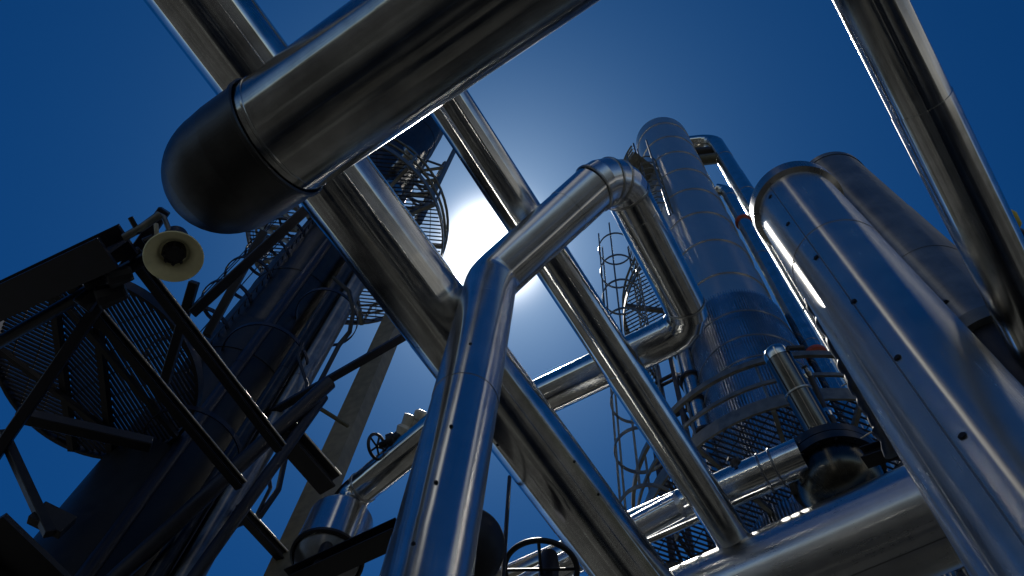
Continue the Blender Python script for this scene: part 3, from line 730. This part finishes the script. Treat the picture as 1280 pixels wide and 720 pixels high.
hv_top, hv_dir = hanging_vessel()
def hand_valve():
    p = P(503, 546, 11.6); k = to_world
    root = thing('hand_valve', 'little valve with a black handwheel sitting on the feed pipe of the small drum', 'valve', p)
    X = k(Vector((.93, -.36, .0))).normalized(); Y = k(Vector((.36, -.93, .15))).normalized()
    part('valve_body', sweep(BM(), [p - Y * .1, p, p + Y * .12, p + Y * .16, p + Y * .3, p + Y * .31], [.07, .1, .12, .08, .09, .05], 16, cap0=True, cap1=True, sharp=(2, 3, 4)), 'pale', root)
    part('bonnet', sweep(BM(), [p, p - X * .1, p - X * .12, p - X * .2, p - X * .22, p - X * .33], [.11, .09, .11, .11, .05, .04], 14, cap1=True, sharp=(1, 2, 3)), 'black', root)
    wc = p - X * .36; ax = (X + k(Vector((0, 0, -.5)))).normalized()
    part('handwheel', rail(BM(), ring_path(wc, .17, 28, ax), .022, 8, True), 'black', root)
    d, s, u = frame(ax); bm = BM()
    for i in range(5):
        t = 2 * PI * i / 5; rail(bm, [wc, wc + (s * math.cos(t) + u * math.sin(t)) * .17], .015, 6)
    part('spokes', bm, 'black', root)
    q = p + X * .16 + Y * .06
    part('outlet_cap', sweep(BM(), [q - Y * .2, q + Y * .1, q + Y * .12, q + Y * .22, q + Y * .25], [.075, .075, .09, .09, .05], 16, cap0=True, cap1=True, sharp=(1, 2, 3)), 'pale', root)
hand_valve()
def bottom_bits():
    c = P(583, 684, 9.2); ax = YC * 0 + Vector((0, 1, 0)); R = .42
    prof = [(1.2, 1), (0, 1)] + [(-.32 * math.sin(t * PI / 16), math.cos(t * PI / 16)) for t in range(1, 9)]
    root = thing('black_tank', 'black rounded tank end half hidden behind the foot of the central riser', 'tank', c)
    ax = to_world(Vector((-.35, .25, .9))).normalized()
    part('shell', sweep(BM(), [c + ax * x for x, _ in prof], [max(.01, R * y) for _, y in prof], 48), 'black', root)
    o = part('support_post', rail(BM(), [P(637, 596, 11.5), P(628, 730, 9.2)], .026), 'navy', loc=P(628, 730, 9.2))
    tag(o, 'thin dark upright rod between the black tank and the wide streaky pipe', 'rod')
    w = P(676, 712, 10.2)
    root = thing('wheel_valve', 'large black valve wheel partly behind the wide pipe at the bottom edge', 'valve', w)
    part('handwheel', sweep(BM(), ring_path(w, .42, 44), .034, 10, closed=True), 'black', root)
    bm = BM()
    for i in range(4):
        t = PI * i / 2 + .5; rail(bm, [w, w + Vector((math.cos(t), math.sin(t), 0)) * .42], .02, 6)
    part('spokes', bm, 'black', root)
    v = P(686, 712, 10.4); part('stem_housing', sweep(BM(), [v + Zv * .25, v + Zv * .1, v - Zv * .6], [.1, .12, .12], 20, cap0=True), 'navy', root)
    root = hpipe('clad_pipe', 'short stretch of pale pipe showing at the bottom edge under the wide pipe', 10.95, (640, 742), (712, 704), .2, 1, 2, 'alu', seed=121)[0]
    # dark channel below the drum
    o = part('support_beam', ibeam(BM(), P(360, 728, 10.3), P(500, 664, 9.9), .26, .2), 'black', loc=P(430, 696, 10.1))
    tag(o, 'black beam crossing under the small drum towards the central riser', 'beam', 'dark steelwork at the left')
bottom_bits()

def stack(x, y, h, R, label):  # unseen white stack, added so the upright cladding reflects bright streaks
    g = Vector((x, y, 0)); root = thing('reflector_stack', label, 'reflector', g)
    part('shaft', sweep(BM(), [g, g + Zv * h * .5, g + Zv * h], [R, R * .95, R * .9], 48, cap1=True), 'stackwhite', root)
    part('crown_ring', band_bm(g + Zv * (h - .5), Zv, R * .9, .5, .12, 48), 'galv', root)
M['stackwhite'] = paint('white_stack_paint', (.75, .73, .68), .5, var=.1)
stack(-17, -2.5, 44, 2.1, 'added unseen white stack behind the viewpoint, making a bright streak in the blue column')
stack(6, -16, 40, 1.9, 'added unseen white stack to the side of the viewpoint, making a streak in the riser')
# looping cables beside the near black tower
def loops():
    for pts, r, lab in ((((417, 347, 17), (436, 364, 16.8), (442, 388, 16.6), (437, 415, 16.4), (424, 431, 16.3), (405, 468, 15.5), (388, 500, 15), (378, 530, 14.6), (356, 575, 13.6), (348, 612, 13), (325, 645, 12.5), (280, 662, 12)), .045, 'black cable looping out past the right edge of the near black tower'),
                       (((378, 428, 15.8), (372, 445, 15.5), (384, 480, 15), (370, 540, 14), (335, 588, 13.2), (338, 610, 13), (318, 650, 12.4)), .03, 'second thinner cable hanging beside the short deep beam')):
        o = part('hanging_cable', rail(BM(), [P(*p) for p in pts], r, 8), 'cable', loc=P(*pts[-1])); tag(o, lab, 'cable')
loops()

# ------------------------------------------------------------------ sun, sky, camera
sd = ray(618, 312).normalized()
el = math.asin(sd.z); az = math.atan2(sd.x, sd.y)
w = bpy.data.worlds.new('World'); S.world = w; w.use_nodes = True
nt = w.node_tree; N = nt.nodes; L = nt.links; bg = N['Background']
sky = N.new('ShaderNodeTexSky'); sky.sky_type = 'NISHITA'; sky.sun_disc = False
sky.sun_elevation = el; sky.sun_rotation = az; sky.altitude = 1500; sky.air_density = 1.0; sky.dust_density = 0; sky.ozone_density = 6
tint = N.new('ShaderNodeVectorMath'); tint.operation = 'MULTIPLY'; L.new(sky.outputs[0], tint.inputs[0])
tc = N.new('ShaderNodeTexCoord')
sep = N.new('ShaderNodeSeparateXYZ'); L.new(tc.outputs['Generated'], sep.inputs[0])
hz = N.new('ShaderNodeMapRange'); hz.interpolation_type = 'SMOOTHSTEP'; hz.inputs[1].default_value = .04; hz.inputs[2].default_value = .5; L.new(sep.outputs['Z'], hz.inputs[0])
tm = N.new('ShaderNodeMix'); tm.data_type = 'RGBA'; tm.inputs[6].default_value = (.85, .85, .9, 1); tm.inputs[7].default_value = (*SKYTINT, 1)
L.new(hz.outputs[0], tm.inputs[0]); L.new(tm.outputs[2], tint.inputs[1])
nrm = N.new('ShaderNodeVectorMath'); nrm.operation = 'NORMALIZE'; L.new(tc.outputs['Generated'], nrm.inputs[0])
dot = N.new('ShaderNodeVectorMath'); dot.operation = 'DOT_PRODUCT'; dot.inputs[1].default_value = sd; L.new(nrm.outputs[0], dot.inputs[0])
ac = N.new('ShaderNodeMath'); ac.operation = 'ARCCOSINE'; L.new(dot.outputs['Value'], ac.inputs[0])
def lobe(width, amp, power):
    d = N.new('ShaderNodeMath'); d.operation = 'DIVIDE'; d.inputs[1].default_value = math.radians(width); L.new(ac.outputs[0], d.inputs[0])
    p = N.new('ShaderNodeMath'); p.operation = 'POWER'; p.inputs[1].default_value = power; L.new(d.outputs[0], p.inputs[0])
    m = N.new('ShaderNodeMath'); m.operation = 'MULTIPLY'; m.inputs[1].default_value = -1; L.new(p.outputs[0], m.inputs[0])
    e = N.new('ShaderNodeMath'); e.operation = 'EXPONENT'; L.new(m.outputs[0], e.inputs[0])
    a = N.new('ShaderNodeMath'); a.operation = 'MULTIPLY'; a.inputs[1].default_value = amp; L.new(e.outputs[0], a.inputs[0]); return a
l1 = lobe(1.9, 130, 2); l2 = lobe(4.0, 6, 1.0); l3 = lobe(8.5, 4.2, 1.0)
ad = N.new('ShaderNodeMath'); ad.operation = 'ADD'; L.new(l1.outputs[0], ad.inputs[0]); L.new(l2.outputs[0], ad.inputs[1])
sc = N.new('ShaderNodeVectorMath'); sc.operation = 'SCALE'; sc.inputs[0].default_value = (1, .98, .94); L.new(ad.outputs[0], sc.inputs['Scale'])
sc2 = N.new('ShaderNodeVectorMath'); sc2.operation = 'SCALE'; sc2.inputs[0].default_value = (.16, .56, .95); L.new(l3.outputs[0], sc2.inputs['Scale'])
av2 = N.new('ShaderNodeVectorMath'); av2.operation = 'ADD'; L.new(sc.outputs[0], av2.inputs[0]); L.new(sc2.outputs[0], av2.inputs[1])
av = N.new('ShaderNodeVectorMath'); av.operation = 'ADD'; L.new(tint.outputs[0], av.inputs[0]); L.new(av2.outputs[0], av.inputs[1])
L.new(av.outputs[0], bg.inputs[0]); bg.inputs[1].default_value = .1
sl = bpy.data.lights.new('sun', 'SUN'); sl.energy = 5; sl.angle = math.radians(.53); sl.color = (1, .95, .86)
so = bpy.data.objects.new('sun', sl); COL.objects.link(so); so.rotation_euler = sd.to_track_quat('Z', 'Y').to_euler(); so.location = (0, 0, 60)
cd = bpy.data.cameras.new('camera'); co = bpy.data.objects.new('camera', cd); COL.objects.link(co)
rx = Vector((XC.x, YC.x, ZC.x)); ry = -Vector((XC.y, YC.y, ZC.y)); rz = -Vector((XC.z, YC.z, ZC.z))
mt = Matrix((rx, ry, rz)).transposed().to_4x4(); mt.translation = CAM
co.matrix_world = mt
cd.sensor_width = 36; cd.lens = F / 1280 * 36; cd.clip_start = .05; cd.clip_end = 3000
S.camera = co
vs = S.view_settings; vs.view_transform = 'Standard'; vs.look = 'None'; vs.exposure = 0; vs.gamma = 1
